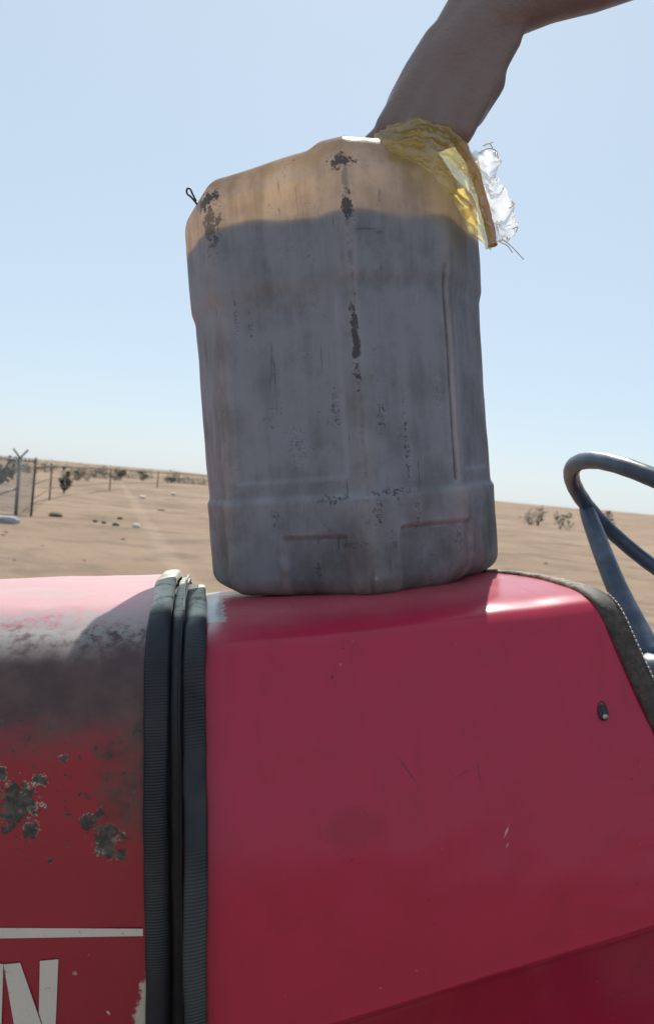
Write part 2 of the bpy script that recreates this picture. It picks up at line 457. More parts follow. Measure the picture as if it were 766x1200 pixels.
strip('rubber_strip', bon_pt, SB, -.0355, .0190, .0062, .0023, .0010, -.55, .52, 1.0)
strip('rubber_strip', cowl_pt, SC, -.0050, .0180, .0062, .0026, .0011, -.55, .52, 5.0, base=.0075)
strip('joint_band', bon_pt, SB, -.0195, .0100, .0015, 0, 0, -.55, .52, 9.0, base=-.004)
strip('joint_wire', bon_pt, SB, -.0165, .0022, .0022, 0, 0, -.55, .40, 12.0, base=-.001)
strip('joint_channel', bon_pt, SB, -.0195, .03, .001, 0, 0, -.55, .52, 15.0, M_dark, base=-.012)

# --- painted stripe and letter on the bonnet side (thin decals following the panel)
t = NT('cream_decal'); o_ = t.obj(); nA = t.noise(o_, 160, 6, .7); nB = t.noise(o_, 18, 4)
c = t.mix(nB, (.50, .47, .42), (.62, .59, .53)); c = t.mix(t.ramp(nA, .60, .70), c, (.28, .20, .18))
t.set(Base_Color=c, Roughness=.6); M_decal = t.m
def decal(name, poly_px, parent, nsub=10):
    """polygon given by photo pixels (quad: tl,tr,br,bl), laid 0.5 mm proud of the panel"""
    q = [px_as(*p) for p in poly_px]; vv = []
    for i in range(nsub + 1):
        v = i / nsub
        for j in range(nsub + 1):
            u = j / nsub
            a = (q[0][0] * (1 - u) + q[1][0] * u) * (1 - v) + (q[3][0] * (1 - u) + q[2][0] * u) * v
            s = (q[0][1] * (1 - u) + q[1][1] * u) * (1 - v) + (q[3][1] * (1 - u) + q[2][1] * u) * v
            fi = np.interp(s, SB, np.arange(NP)); k = int(fi)
            vv.append(W(bon_pt(k, a, .0032).lerp(bon_pt(k + 1, a, .0032), fi - k)))
    return vv, gridfaces(nsub + 1, nsub + 1)
v, f = decal('stripe', [(-180, 1087), (168, 1086), (168, 1098), (-180, 1099)], bonnet, 16); fix_normals(mk('stripe', v, f, M_decal, bonnet))
mb = MB()
for quad in ([(-22, 1124), (5.5, 1123), (2, 1240), (-24, 1240)], [(5.7, 1123), (25, 1122), (65, 1240), (26, 1240)], [(48, 1121), (69.5, 1120), (66.5, 1190), (46.8, 1184)], [(47.0, 1184.5), (66.4, 1190.4), (65.6, 1238), (65.0, 1238)]):
    v, f = decal('letter', quad, bonnet, 8); mb.add(v, f)
tag(mb.build('letter', M_decal, bonnet), 'cream painted capital letter N')

# --- trim on the rear edge of the cowl
t = NT('trim_leather'); o_ = t.obj(); l_ = t.sep(t.attr()); nA = t.noise(o_, 140, 6, .7)
c = t.mix(t.ramp(nA, .35, .7), (.022, .019, .018), (.075, .058, .045))
c = t.mix(t.math('MULTIPLY', t.ramp(l_[1], .0, .04), t.ramp(nA, .36, .6)), c, (.26, .19, .13))
t.set(Base_Color=c, Roughness=.7); t.bump(nA, .6, .001); M_trim = t.m
def trim():
    ss = np.linspace(-.36, .62, 420); ii = np.interp(ss, SC, np.arange(NP)); vv = []; at = []
    cross = [(-.004, .000), (-.004, .0035), (.002, .005), (.010, .0045), (.017, .0025), (.019, -.001), (.017, -.006), (.0, -.006)]
    for s, fi in zip(ss, ii):
        i = int(min(fi, NP - 2)); fr = fi - i
        w = 1.0 if s < .0 else max(.55, 1 - s * 4)
        for (u, v) in cross:
            a = a_end(s) + u * w; h = v * (1 + .25 * mnoise.noise((s * 60, u * 90, 1)))
            p = cowl_pt(i, a, h).lerp(cowl_pt(i + 1, a, h), fr); vv.append(W(p)); at.append((a, s, 0))
    o = fix_normals(mk('rear_trim', vv, gridfaces(len(ss), len(cross), True), M_trim, cowl, attr=at))
    st = MB()
    M_st = simple('pale_thread', (.55, .52, .46), .8)
    s = -.005
    while s > -.34:
        pts = []
        for q in (0, .5, 1):
            sq = s - .0022 * q; fi = np.interp(sq, SC, np.arange(NP)); i = int(fi)
            hh = .0036 + .0006 * (1 - abs(2 * q - 1))
            pts.append(W(cowl_pt(i, a_end(sq) + .0165, hh).lerp(cowl_pt(i + 1, a_end(sq) + .0165, hh), fi - i)))
        st.tube(pts, .00075, 5); s -= .0040
    tag(st.build('stitching', M_st, o), kind='stuff')
trim()

# --- latch slot on the cowl flank
i_, a_ = cowl_px(700, 833)
c0 = cowl_pt(i_, a_, .0024); nrm = (cowl_pt(i_, a_, .01) - c0).normalized()
ax_u = (cowl_pt(i_ + 4, a_) - c0).normalized(); ax_v = ax_u.cross(nrm)
def oval(rx, ry, h, n=20): return [c0 + ax_v * (rx * math.cos(2 * math.pi * k / n)) + ax_u * (ry * math.sin(2 * math.pi * k / n)) + nrm * h for k in range(n)]
vv = oval(.0044, .0088, -.001) + oval(.0042, .0086, .0016) + oval(.0034, .0076, .0016) + oval(.0032, .0074, .0006)
mk('latch_slot', [W(p) for p in vv], gridfaces(4, 20, True) + [tuple(range(60, 80))], M_dark, cowl)
mb = MB(); mb.tube([c0 + nrm * .0005 - ax_u * .0052, c0 + nrm * .0030 - ax_u * .0052], .0024, 12); mb.rig().build('latch_pin', simple('dull_steel', (.35, .34, .33), .35, .9), cowl)
# small rivets above the crease
M_rivet = simple('red_rivet', (.36, .03, .045), .35)
for (px, py) in ((640, 1139), (650, 1139), (641, 1147), (651, 1146)):
    i_, a_ = cowl_px(px, py); c1 = cowl_pt(i_, a_, .0); n1 = (cowl_pt(i_, a_, .01) - c1).normalized()
    MB().ball(c1 + n1 * .0002, .0016, None, 10, 6).rig().build('rivet', M_rivet, cowl)

# --- steering wheel
t = NT('wheel_plastic'); o_ = t.obj(); nA = t.noise(o_, 26, 6, .65); nB = t.noise(o_, 9, 4)
c = t.mix(t.ramp(nA, .4, .7), (.050, .078, .125), (.105, .145, .205)); c = t.mix(t.math('MULTIPLY', t.ramp(nB, .55, .7), .5), c, (.16, .15, .14))
t.set(Base_Color=c, Roughness=t.ramp(nA, .3, .7, .28, .55)); t.bump(t.noise(o_, 90, 5), .2, .001); M_wheel = t.m
SWC = Vector((.5143, 1.1465, -.0938)); st_, sp_ = .692, .1265
SWN = Vector((math.sin(st_) * math.cos(sp_), math.sin(st_) * math.sin(sp_), math.cos(st_)))
sa = SWN.cross(Vector((0, 1, 0))).normalized(); sb_ = SWN.cross(sa)
def swp(th, r, h): return SWC + sa * (r * math.cos(th)) + sb_ * (r * math.sin(th)) + SWN * h
def spx(p):
    fy = p.y * CP + p.z * SP; uz = -p.y * SP + p.z * CP
    return CX + F_PX * p.x / fy, CY - F_PX * uz / fy
mb = MB()
pts, rr = [], []
for k in range(144):
    th = 2 * math.pi * k / 144
    pts.append(swp(th, .2, 0)); rr.append(.0120 + .0002 * math.cos(th * 36) + .0003 * mnoise.noise((math.cos(th) * 6, math.sin(th) * 6, 0)))
mb.tube(pts, rr, 14, closed=True)
steer = mb.rig().build('steering_wheel', M_wheel, tractor)
tag(steer, 'worn blue grey plastic steering wheel')
# spoke starts where the far arm of the rim shows at photo pixel (690, 592)
th0 = min((2 * math.pi * k / 360 for k in range(360)), key=lambda th: (spx(swp(th, .2, 0))[0] - 689) ** 2 + (spx(swp(th, .2, 0))[1] - 592) ** 2)
HUB = P(770, 786, 1.13); HN = (SWC - HUB).normalized()
for k in (0, 150, 215):
    th = th0 + R_(k); p0 = swp(th, .2, -.003); p1 = HUB + (p0 - HUB).normalized() * .02
    pp = [p0, p0.lerp(p1, .12) - HN * .004, p0.lerp(p1, .5) - HN * .010, p0.lerp(p1, .85) - HN * .004, p1]
    mb = MB(); mb.tube(catmull(pp, 18), list(np.linspace(.0118, .0195, 18)), 12)
    mb.rig().build('spoke', M_wheel, steer)
mb = MB(); mb.lathe([(.0, .022), (.022, .020), (.036, .008), (.042, -.012), (.042, -.045), (.03, -.05), (.026, -.62), (0, -.62)], HUB, HN, 40)
mb.rig().build('hub', M_wheel, steer)

# --- the rest of the tractor, mostly outside the frame
def flatTR(a, b, z):
    p = W(TR(a, b, 0)); return Vector((p.x, p.y, z))
AX = (flatTR(1, .97, 0) - flatTR(0, .97, 0)).normalized(); BX = Vector((-AX.y, AX.x, 0))
MT = Matrix((AX, BX, (0, 0, 1))).transposed()
def tbox(name, a, b, z, sz, m, parent=tractor): return MB().box(flatTR(a, b, z), sz, MT).build(name, m, parent, smooth=False)
tbox('engine_block', -.35, .97, .86, (1.3, .40, .52), M_iron)
tbox('gearbox', .75, .97, .66, (1.1, .36, .46), M_iron)
tbox('rear_axle', 1.62, .97, .72, (.34, 1.10, .30), M_iron)
tbox('front_axle', -.95, .97, .46, (.14, 1.02, .14), M_iron)
tbox('platform', .82, .97, .795, (.62, 1.02, .03), M_iron)
mb = MB()
for k in range(9): mb.box(flatTR(-1.145, .72 + k * .062, 1.08), (.02, .018, .50), MT)
mb.box(flatTR(-1.14, .97, 1.34), (.03, .56, .04), MT); mb.box(flatTR(-1.14, .97, .82), (.03, .56, .04), MT)
mb.build('grille', M_dark, tractor, smooth=False)
mb = MB()
seatp = [(-.18, .00), (-.02, -.03), (.16, .02), (.24, .16), (.27, .36)]
v = []
for (u, h) in catmull(seatp, 16):
    for w_ in np.linspace(-.22, .22, 10): v.append(flatTR(1.32 + u, .97 + w_, 1.22 + h + .25 * w_ * w_ * 4))
seat = fix_normals(mk('seat', v, gridfaces(16, 10), M_dark, tractor)); seat.modifiers.new('t', 'SOLIDIFY').thickness = .05
tbox('seat_post', 1.36, .97, 1.03, (.12, .12, .34), M_iron)
def wheel(a, b, r, wd, m_r):
    c = flatTR(a, b, r); root = tractor
    prof = [(r * .55, -wd * .42), (r * .70, -wd * .5), (r * .88, -wd * .48), (r * .97, -wd * .38), (r * .97, wd * .38), (r * .88, wd * .48), (r * .70, wd * .5), (r * .55, wd * .42), (r * .55, -wd * .42)]
    mb = MB(); mb.lathe(prof, c, BX, 56)
    for k in range(22):
        th = 2 * math.pi * k / 22
        for sg in (-1, 1):
            rad = AX * math.cos(th + .07 * sg) + Vector((0, 0, 1)) * math.sin(th + .07 * sg); tan = rad.cross(BX)
            M = Matrix((tan, (BX + tan * .6 * sg).normalized(), rad)).transposed()
            mb.box(c + rad * (r * .975) + BX * sg * wd * .24, (.045, wd * .5, r * .05), M)
    ty = mb.build('wheel', M_tyre, root)
    mb = MB(); mb.lathe([(r * .56, -wd * .40), (r * .52, -wd * .25), (r * .2, -wd * .1), (.0, -wd * .12)], c, BX, 40)
    mb.lathe([(r * .56, wd * .40), (r * .52, wd * .25), (r * .2, wd * .1), (.0, wd * .12)], c, BX, 40)
    mb.build('rim', m_r, ty)
for b in (.97 - .60, .97 + .60): wheel(-.95, b, .38, .20, M_rimpaint)
for b in (.97 - .72, .97 + .72):
    wheel(1.62, b, .66, .34, M_rimpaint)
    v = []
    for k in range(24):
        th = R_(20 + 150 * k / 23)
        for w_ in (-.2, -.1, .1, .2):
            p = flatTR(1.62, b + w_, .66); v.append(p + AX * (.74 * math.cos(th)) + Vector((0, 0, .74 * math.sin(th))))
    o = fix_normals(mk('fender', v, gridfaces(24, 4), M_cowl, tractor)); o.modifiers.new('t', 'SOLIDIFY').thickness = .006

# ================================================================ JERRYCAN
WX, WY, LEG, HC = .157, .141, .076, .448
CAN_BASE = Vector((.033, .9560, 0))
def can_outline(M=480, rad=.020):
    c = [(WX - LEG, -WY), (WX, -WY + LEG), (WX, WY - LEG), (WX - LEG, WY), (-WX + LEG, WY), (-WX, WY - LEG), (-WX, -WY + LEG), (-WX + LEG, -WY)]
    c = [Vector(p) for p in c]; pts = []
    for i, p in enumerate(c):
        a, b = c[i - 1], c[(i + 1) % 8]
        da, db = (a - p).normalized(), (b - p).normalized()
        L = rad * math.tan(R_(22.5)); p0, p1 = p + da * L, p + db * L
        bis = (da + db).normalized(); ce = p + bis * (rad / math.cos(R_(22.5)))
        a0 = math.atan2(*(p0 - ce).yx); a1 = math.atan2(*(p1 - ce).yx)
        while a1 < a0: a1 += 2 * math.pi
        for k in range(9):
            th = a0 + (a1 - a0) * k / 8; pts.append(ce + Vector((math.cos(th), math.sin(th))) * rad)
    pts = np.array([tuple(p) for p in pts])
    # start at the seam vertex (middle of first arc)
    pts = np.roll(pts, -4, axis=0); cl = np.vstack([pts, pts[:1]])
    d = np.r_[0, np.cumsum(np.linalg.norm(np.diff(cl, axis=0), axis=1))]
    s = np.linspace(0, d[-1], M, endpoint=False)
    x, y = np.interp(s, d, cl[:, 0]), np.interp(s, d, cl[:, 1])
    tx, ty = np.roll(x, -1) - np.roll(x, 1), np.roll(y, -1) - np.roll(y, 1); L = np.hypot(tx, ty)
    return np.stack([x, y], 1), np.stack([ty / L, -tx / L], 1), s, d[-1]
OUT, ONR, OS, OL = can_outline()
def sm(x, a, b):
    t = (x - a) / (b - a); t = 0. if t < 0 else (1. if t > 1 else t); return t * t * (3 - 2 * t)
FA, FC, FB = WX * 2 - 2 * LEG, LEG * math.sqrt(2), WY * 2 - 2 * LEG
def can_inset(p, z):
    """inward offset of the wall at perimeter position p (from the seam) and height z"""
    ins = 0.
    pc = p % (OL / 2); rb = .022 + .016 * sm(pc, .075, .11) * (1 - sm(pc, .15, .19))
    if z < rb: ins += rb - math.sqrt(max(0, rb ** 2 - (rb - z) ** 2))
    body = sm(z, .099, .107) * (1 - sm(z, .306, .324)); ins += .0034 * body
    # flat moulded panels between the corners
    pm = p % (OL / 2)
    if pm > OL / 2 - FA: pm -= OL / 2
    def pan(c0, c1): return sm(pm, c0 + .010, c0 + .0125) * (1 - sm(pm, c1 - .0125, c1 - .010))
    panel = max(pan(-FA + .004, -.010), pan(FC + .006, FC + FB - .006))
    ins += .0013 * panel * sm(z, .120, .124) * (1 - sm(z, .296, .300))
    # hand grips in the foot
    def grip(c0, c1, top):
        return sm(pm, c0, c0 + .006) * (1 - sm(pm, c1 - .006, c1)) * (1 - sm(z, top - .005, top))
    ins += .0048 * max(grip(-.100, -.022, .066), grip(.030, .122, .072))
    ins += .0040 * math.exp(-((pm - FC + .007) / .0022) ** 2) * sm(z, .108, .114) * (1 - sm(z, .325, .330))
    # moulding seam
    q = min(abs(pm), abs(pm - OL / 2)); ins -= .0009 * math.exp(-(q / .0016) ** 2)
    return ins
CANR = ROLLM  # (world frame carries the roll)
CAN_TILT = Matrix.Rotation(R_(-4.1), 4, 'Y') @ Matrix.Rotation(R_(1.2), 4, 'X') @ Matrix.Rotation(R_(-25), 4, 'Z')
def find_base():
    # sink the foot onto the cowl: highest cowl point under the base
    best = -9
    Mx = CAN_TILT.to_3x3()
    for (x, y) in OUT[::10] * .86:
        p = Mx @ Vector((x, y, 0)); q = CAN_BASE + p
        dx, dy = q.x + .1, q.y - .64
        a, b = dx * cY + dy * sY, -dx * sY + dy * cY + .64
        zc = np.interp(b, PA[NP // 2 - 60:, 0][:300], PA[NP // 2 - 60:, 1][:300]) + SLOPE * a
        best = max(best, zc - p.z)
    return best
CAN_BASE.z = find_base() - .0015
def CANW(p): return W(CAN_BASE + (CAN_TILT @ Vector(p)))
ZS = np.r_[np.linspace(0, .024, 10), np.linspace(.027, .14, 56), np.linspace(.145, .285, 40), np.linspace(.288, .36, 30), np.linspace(.364, HC - .034, 16)]
def can_rings(off=0., zs=ZS):
    rings = []
    for z in zs:
        r = []
        for k in range(len(OUT)):
            w = .0016 * mnoise.noise((OUT[k][0] * 9, OUT[k][1] * 9, z * 9)) + .0007 * mnoise.noise((OUT[k][0] * 30, OUT[k][1] * 30, z * 30))
            i = can_inset(OS[k], z) + off + w
            xy = OUT[k] - ONR[k] * i
            r.append((xy[0], xy[1], z))
        rings.append(r)
    return rings
def make_can():
    t = NT('can_plastic'); o = t.attr(); l = t.sep(o); s3 = o
    n1 = t.noise(s3, 14, 6, .65); n2 = t.noise(s3, 70, 6, .7); n3 = t.noise(t.mapv(s3, (60, 60, 6)), 1., 5, .65)
    c = t.mix(n1, (.55, .65, .85), (.67, .76, .92))
    grime = t.math('MULTIPLY', t.ramp(t.math('ADD', n1, t.math('MULTIPLY', n3, .5)), .62, .98), .60)
    c = t.mix(grime, c, (.30, .31, .34))
    # dark oily streak on the seam, smudges near the top rim, scuffs
    p = t.sep(t.attr('per'))[0]
    nn = t.noise(s3, 45, 6, .7); z = l[2]
    seam = t.math('SUBTRACT', 1., t.ramp(t.math('ABSOLUTE', t.math('ADD', p, t.math('MULTIPLY', t.math('SUBTRACT', nn, .5), .012))), .001, .006))
    seam = t.math('MULTIPLY', seam, t.ramp(t.math('ADD', nn, t.math('MULTIPLY', t.noise(t.mapv(s3, (1, 1, 9)), 1., 3), .7)), .78, .98))
    scuff = t.ramp(t.noise(t.mapv(s3, (55, 55, 30)), 1., 9, .80, .5), .575, .63)
    scuff = t.math('MULTIPLY', scuff, t.ramp(t.noise(s3, 9, 4, .6), .45, .62))
    n130 = t.noise(s3, 130, 7, .75); nfine = t.noise(s3, 300, 4, .65)
    def spot(p0, z0, rp, rz):
        a = t.math('DIVIDE', t.math('SUBTRACT', p, p0), rp); b = t.math('DIVIDE', t.math('SUBTRACT', z, z0), rz)
        d = t.math('SUBTRACT', 1., t.math('SQRT', t.math('ADD', t.math('MULTIPLY', a, a), t.math('MULTIPLY', b, b))))
        return t.ramp(t.math('ADD', t.math('MAXIMUM', d, -1.), t.math('MULTIPLY', t.math('SUBTRACT', n130, .5), 4.5)), .1, .35)
    sp = t.math('MAXIMUM', spot(-.004, .425, .015, .008), spot(-.163, .418, .03, .010))
    sp = t.math('MAXIMUM', sp, t.math('MULTIPLY', spot(-.155, .395, .012, .03), .7))
    sp = t.math('MAXIMUM', sp, spot(.0, .38, .006, .014))
    sp = t.math('MAXIMUM', sp, t.math('MULTIPLY', spot(-.002, .255, .006, .045), .9))
    for (p0, z0, rp, rz, k) in ((.047, .150, .0035, .045, .75), (.022, .175, .005, .02, .7), (-.03, .19, .006, .02, .7), (-.075, .16, .012, .02, .55), (-.035, .10, .02, .006, .8), (.03, .104, .03, .004, .8), (-.135, .29, .003, .03, .6), (-.118, .285, .003, .018, .6),
                                (.01, .085, .006, .014, .8), (-.02, .055, .02, .004, .6), (-.06, .245, .008, .012, .5), (.052, .085, .004, .02, .7), (.085, .20, .006, .02, .5), (-.105, .085, .006, .012, .6), (-.06, .026, .004, .01, .8), (.10, .05, .006, .012, .6)):
        sp = t.math('MAXIMUM', sp, t.math('MULTIPLY', t.math('MULTIPLY', spot(p0, z0, rp, rz), k), t.ramp(nfine, .36, .60)))
    dirt = t.math('MAXIMUM', t.math('MULTIPLY', seam, .5), t.math('MAXIMUM', t.math('MULTIPLY', scuff, .6), sp))
    mud = t.math('MULTIPLY', t.ramp(z, .125, .03), t.ramp(t.math('ADD', n1, t.math('MULTIPLY', n2, .4)), .50, .85, .15, .55))
    c = t.mix(mud, c, (.17, .165, .17))
    c = t.mix(t.ramp(dirt, .0, .9, .0, .93), c, (.050, .047, .050))
    fs = t.ramp(t.noise(s3, 150, 8, .75), .585, .66); fs = t.math('MULTIPLY', fs, t.ramp(t.noise(s3, 11, 4), .42, .62))
    sc = t.math('MULTIPLY', t.ramp(t.noise(t.mapv(s3, (230, 230, 11)), 1., 4, .6), .64, .69), t.ramp(t.noise(s3, 17, 3), .46, .58))
    sh = t.math('MULTIPLY', t.ramp(t.noise(t.mapv(s3, (14, 14, 210)), 1., 4, .6), .67, .71), t.ramp(t.noise(s3, 21, 3), .50, .60))
    sl = t.math('MULTIPLY', t.ramp(t.noise(t.mapv(s3, (190, 160, 40)), 1., 5, .6), .69, .72), t.ramp(t.noise(s3, 13, 3), .46, .6))
    c = t.mix(t.math('MULTIPLY', t.math('MAXIMUM', fs, t.math('MAXIMUM', sc, sh)), .62), c, (.085, .082, .088))
    c = t.mix(t.math('MULTIPLY', sl, .35), c, (.85, .86, .88))
    rimd = t.math('MULTIPLY', t.ramp(t.math('ADD', z, t.math('MULTIPLY', t.math('SUBTRACT', n1, .5), .05)), .418, .440), t.ramp(n2, .3, .7, .45, .8))
    c = t.mix(t.math('MULTIPLY', rimd, .8), c, (.26, .17, .12))
    # darker along the moulded steps, grips and side groove
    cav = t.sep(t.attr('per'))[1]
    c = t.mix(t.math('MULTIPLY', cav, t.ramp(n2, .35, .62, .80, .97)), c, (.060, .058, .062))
    fleck = t.ramp(t.noise(s3, 120, 2, .4), .77, .785); c = t.mix(fleck, c, (.75, .72, .68))
    t.set(Base_Color=c, Roughness=t.ramp(n2, .3, .7, .38, .58), Specular_IOR_Level=.45)
    bp = t.bump(t.math('ADD', n2, t.math('MULTIPLY', n1, .6)), .3, .0015)
    tr = t.n('BsdfTranslucent')
    tc = t.mix(t.math('MULTIPLY', t.math('MAXIMUM', t.math('MAXIMUM', dirt, t.math('MULTIPLY', rimd, .38)), t.math('MAXIMUM', t.math('MULTIPLY', grime, .8), t.math('MULTIPLY', t.math('MAXIMUM', fs, sc), .6))), .9), (1., .77, .47), (.05, .04, .035)); t.put(tr.inputs[0], tc)
    mx = t.n('MixShader'); t.put(mx.inputs[0], t.math('SUBTRACT', .71, t.math('MULTIPLY', t.math('MAXIMUM', dirt, t.math('MULTIPLY', cav, 1.5)), .35)))
    t.t.links.new(t.b.outputs[0], mx.inputs[1]); t.t.links.new(tr.outputs[0], mx.inputs[2]); t.t.links.new(mx.outputs[0], t.out.inputs[0])
    root = empty('jerrycan', CANW((0, 0, 0)), 'grimy translucent plastic jerrycan nearly full of dark liquid, standing on red tractor', 'jerrycan')
    rings = can_rings()
    M = len(OUT); verts = []; at = []; per = []
    S2 = np.where(OS > OL / 2, OS - OL, OS)
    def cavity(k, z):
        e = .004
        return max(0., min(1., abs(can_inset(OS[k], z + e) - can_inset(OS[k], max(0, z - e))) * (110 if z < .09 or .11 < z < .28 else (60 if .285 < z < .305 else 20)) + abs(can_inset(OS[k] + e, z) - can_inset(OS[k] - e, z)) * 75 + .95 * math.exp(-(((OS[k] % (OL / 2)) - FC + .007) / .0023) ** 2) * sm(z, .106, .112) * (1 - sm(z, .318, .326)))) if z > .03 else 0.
    for r, z in zip(rings, ZS):
        for k, q in enumerate(r): verts.append(q); at.append(q); per.append((S2[k], cavity(k, z), 0))
    # rounded shoulder, top rim and sunken top
    rt = .034
    top = [(rt * (1 - math.cos(u)), HC - rt + rt * math.sin(u)) for u in np.linspace(.12, math.pi / 2, 12)]
    top += [(.039, HC - .001), (.047, HC - .006), (.060, HC - .018), (.066, HC - .030), (.074, HC - .036), (.09, HC - .037), (.115, HC - .036)]
    for (i, z) in top:
        for k in range(M):
            w = .0016 * mnoise.noise((OUT[k][0] * 9, OUT[k][1] * 9, z * 9))
            f = (.0045 * sm(S2[k], -.16, -.06) + .0065 * sm(S2[k], -.050, -.030)) * (1 - sm(S2[k], .12, .17)) + .0012 * mnoise.noise((OUT[k][0] * 16, OUT[k][1] * 16, 2))
            kz = min(1, max(0, (z - (HC - rt)) / rt))
            j = min(i, .128 - .012)
            xy = OUT[k] - ONR[k] * (min(j, .06) + w) ; xy = xy * (1 - max(0, j - .06) * 9.)
            q = (xy[0], xy[1], z + kz * f); verts.append(q); at.append(q); per.append((S2[k], .15 * (1 - kz), 0))
    nr = len(ZS) + len(top)
    faces = gridfaces(nr, M, True) + [tuple(reversed(range(M))), tuple((nr - 1) * M + k for k in range(M))]
    o = mk('shell', [CANW(v) for v in verts], faces, t.m, root, attr=at)
    a2 = o.data.attributes.new('per', 'FLOAT_VECTOR', 'POINT'); a2.data.foreach_set('vector', np.array(per, np.float32).ravel())
    # liquid
    ml = simple('murky_fuel', (.06, .09, .16), .3, 0, .1, 5, 0)
    zl = np.r_[np.linspace(.006, .37, 40), .375, .38, .385, .39, .395, .40]
    lr = can_rings(.0030, zl); lv = []
    def level(x, y): return LV0 + LVX * x + LVY * y
    for r in lr:
        for (x, y, z) in r: lv.append((x, y, min(z, level(x, y) + .0060 * mnoise.noise((x * 16, y * 16, 0)) + .002 * mnoise.noise((x * 60, y * 60, 0)))))
    fl = gridfaces(len(zl), M, True) + [tuple(reversed(range(M))), tuple((len(zl) - 1) * M + k for k in range(M))]
    mk('liquid', [CANW(v) for v in lv], fl, ml, root)
    # moulded handle over the sunken top, screw cap at the other corner, wire hook
    hp = catmull([(-.045, .0, HC - .045), (-.035, .0, HC - .012), (-.005, .0, HC + .006), (.06, 0, HC + .008), (.105, .0, HC + .0), (.122, 0, HC - .035)], 26)
    MB().tube([CANW(p) for p in hp], .0135, 14).build('handle', t.m, root)
    mb = MB(); mb.lathe([(0, .034), (.020, .034), (.0235, .031), (.0245, .0), (.020, -.004), (.020, -.02)], CANW((-.10, .055, HC - .03)), (MW.to_3x3() @ (CAN_TILT.to_3x3() @ Vector((0, 0, 1)))), 36)
    mb.build('cap', simple('cap_plastic', (.28, .06, .05), .5), root)
    h0 = P(231, 240, .905)
    hk = [P(236, 246, .90), P(230, 238, .892), P(224, 231, .888), P(219.5, 227, .888), P(219, 222, .889), P(222.5, 221, .890), P(225, 226, .891), P(230, 236, .894)]
    mb = MB().tube(catmull(hk, 24), .0011, 7); mb.rig().build('wire_hook', M_dark, root)
    # little wire ring lying at the foot
    return root
LV0, LVX, LVY = .385, -.06, .0
can = make_can()

# ================================================================ PERSON (bare forearm and fist in view)
t = NT('skin'); o_ = t.obj(); nA = t.noise(o_, 30, 6, .6); nB = t.noise(o_, 240, 4, .6)
c = t.mix(nA, (.14, .100, .095), (.19, .138, .130))
t.set(Base_Color=c, Roughness=.48, Subsurface_Weight=.06, Subsurface_Radius=(.01, .004, .002)); t.bump(t.math('ADD', t.math('MULTIPLY', t.noise(t.mapv(o_, (40, 40, 90)), 1., 5, .6), 1.2), t.math('MULTIPLY', nB, .6)), .6, .0022); M_skin = t.m
def chain(mb, pts, rr, seg=18):
    """tapered limb: ball at each joint and cones between"""
    for p, r in zip(pts, rr): mb.ball(p, r, None, seg, 12)
    for i in range(len(pts) - 1): mb.tube([pts[i], pts[i + 1]], [rr[i], rr[i + 1]], seg)
    return mb
def fleshy(mb, name, m, parent, voxel=.004, it=6, loc=None):
    o = mb.rig().build(name, m, parent, loc=loc)
    r = o.modifiers.new('skin', 'REMESH'); r.mode = 'VOXEL'; r.voxel_size = voxel; r.use_smooth_shade = True
    s = o.modifiers.new('soft', 'SMOOTH'); s.factor = .5; s.iterations = it
    return o
V = Vector
feet_z = -.795
person = empty('person', W((.84, 1.17, feet_z)), 'person with bare dark forearm reaching over to hold the top of the jerrycan', 'person')
mb = MB()
D = .872
# forearm
fore = [P(572, 22, D), P(596, 4, D), P(640, -16, D + .008), P(690, -34, D + .02), P(760, -58, .945)]
chain(mb, fore, [.0345, .0335, .036, .041, .044])
elbow = fore[-1]; shoulder = V((.625, 1.0, .735))
chain(mb, [elbow, elbow.lerp(shoulder, .5), shoulder], [.045, .050, .060])
# back of the hand: four metacarpals and flesh
mc0 = [P(546, 14, D + .002), P(560, 20, D - .004), P(575, 30, D - .004), P(586, 42, D + .002)]
mc1 = [P(456, 150, .862), P(484, 156, .852), P(512, 160, .850), P(538, 156, .856)]
for i, (p, q) in enumerate(zip(mc0, mc1)):
    chain(mb, [p, p.lerp(q, .35), p.lerp(q, .7), q], [.0235, .0195, .0180, .0160 if i < 3 else .0145])
chain(mb, [P(556, 40, D), P(535, 72, D + .004), P(512, 110, D + .006), P(500, 140, D + .004)], [.034, .038, .036, .026])
chain(mb, [P(518, 52, D + .002), P(496, 90, D + .004), P(477, 124, D + .004), P(466, 148, D + .002)], [.022, .0235, .0225, .020])   # thumb root
chain(mb, [P(574, 62, D), P(563, 94, D + .002), P(549, 130, D + .004)], [.0195, .0265, .0195])
# fingers curled round the handle, thumb closing behind
bar = [CANW(p) for p in ((-.01, 0, HC + .007), (.10, 0, HC + .001))]
IM = MW.inverted(); bar = [IM @ b for b in bar]
bdir = (bar[1] - bar[0]).normalized()
for i, q in enumerate(mc1):
    bc = bar[0].lerp(bar[1], [.22, .46, .70, .93][i])
    L = [1.0, 1.08, 1.0, .85][i]; r = [.0088, .0092, .0088, .0078][i]
    up = V((0, 0, 1)); out = V((0, -1, 0)); rd = .0135 + r
    k1 = bc + out * (rd + .004) + up * .006
    k2 = bc + out * rd * .45 - up * rd * .95
    k3 = bc - out * rd * .9 * L - up * rd * .25
    chain(mb, [q, k1, k2, k3], [r * 1.25, r * 1.08, r, r * .85], 12)
tb = bar[0].lerp(bar[1], .30)
chain(mb, [P(480, 135, D + .012), tb + V((.0, .030, .030)), tb + V((.03, .027, .004))], [.0150, .0115, .0095], 12)
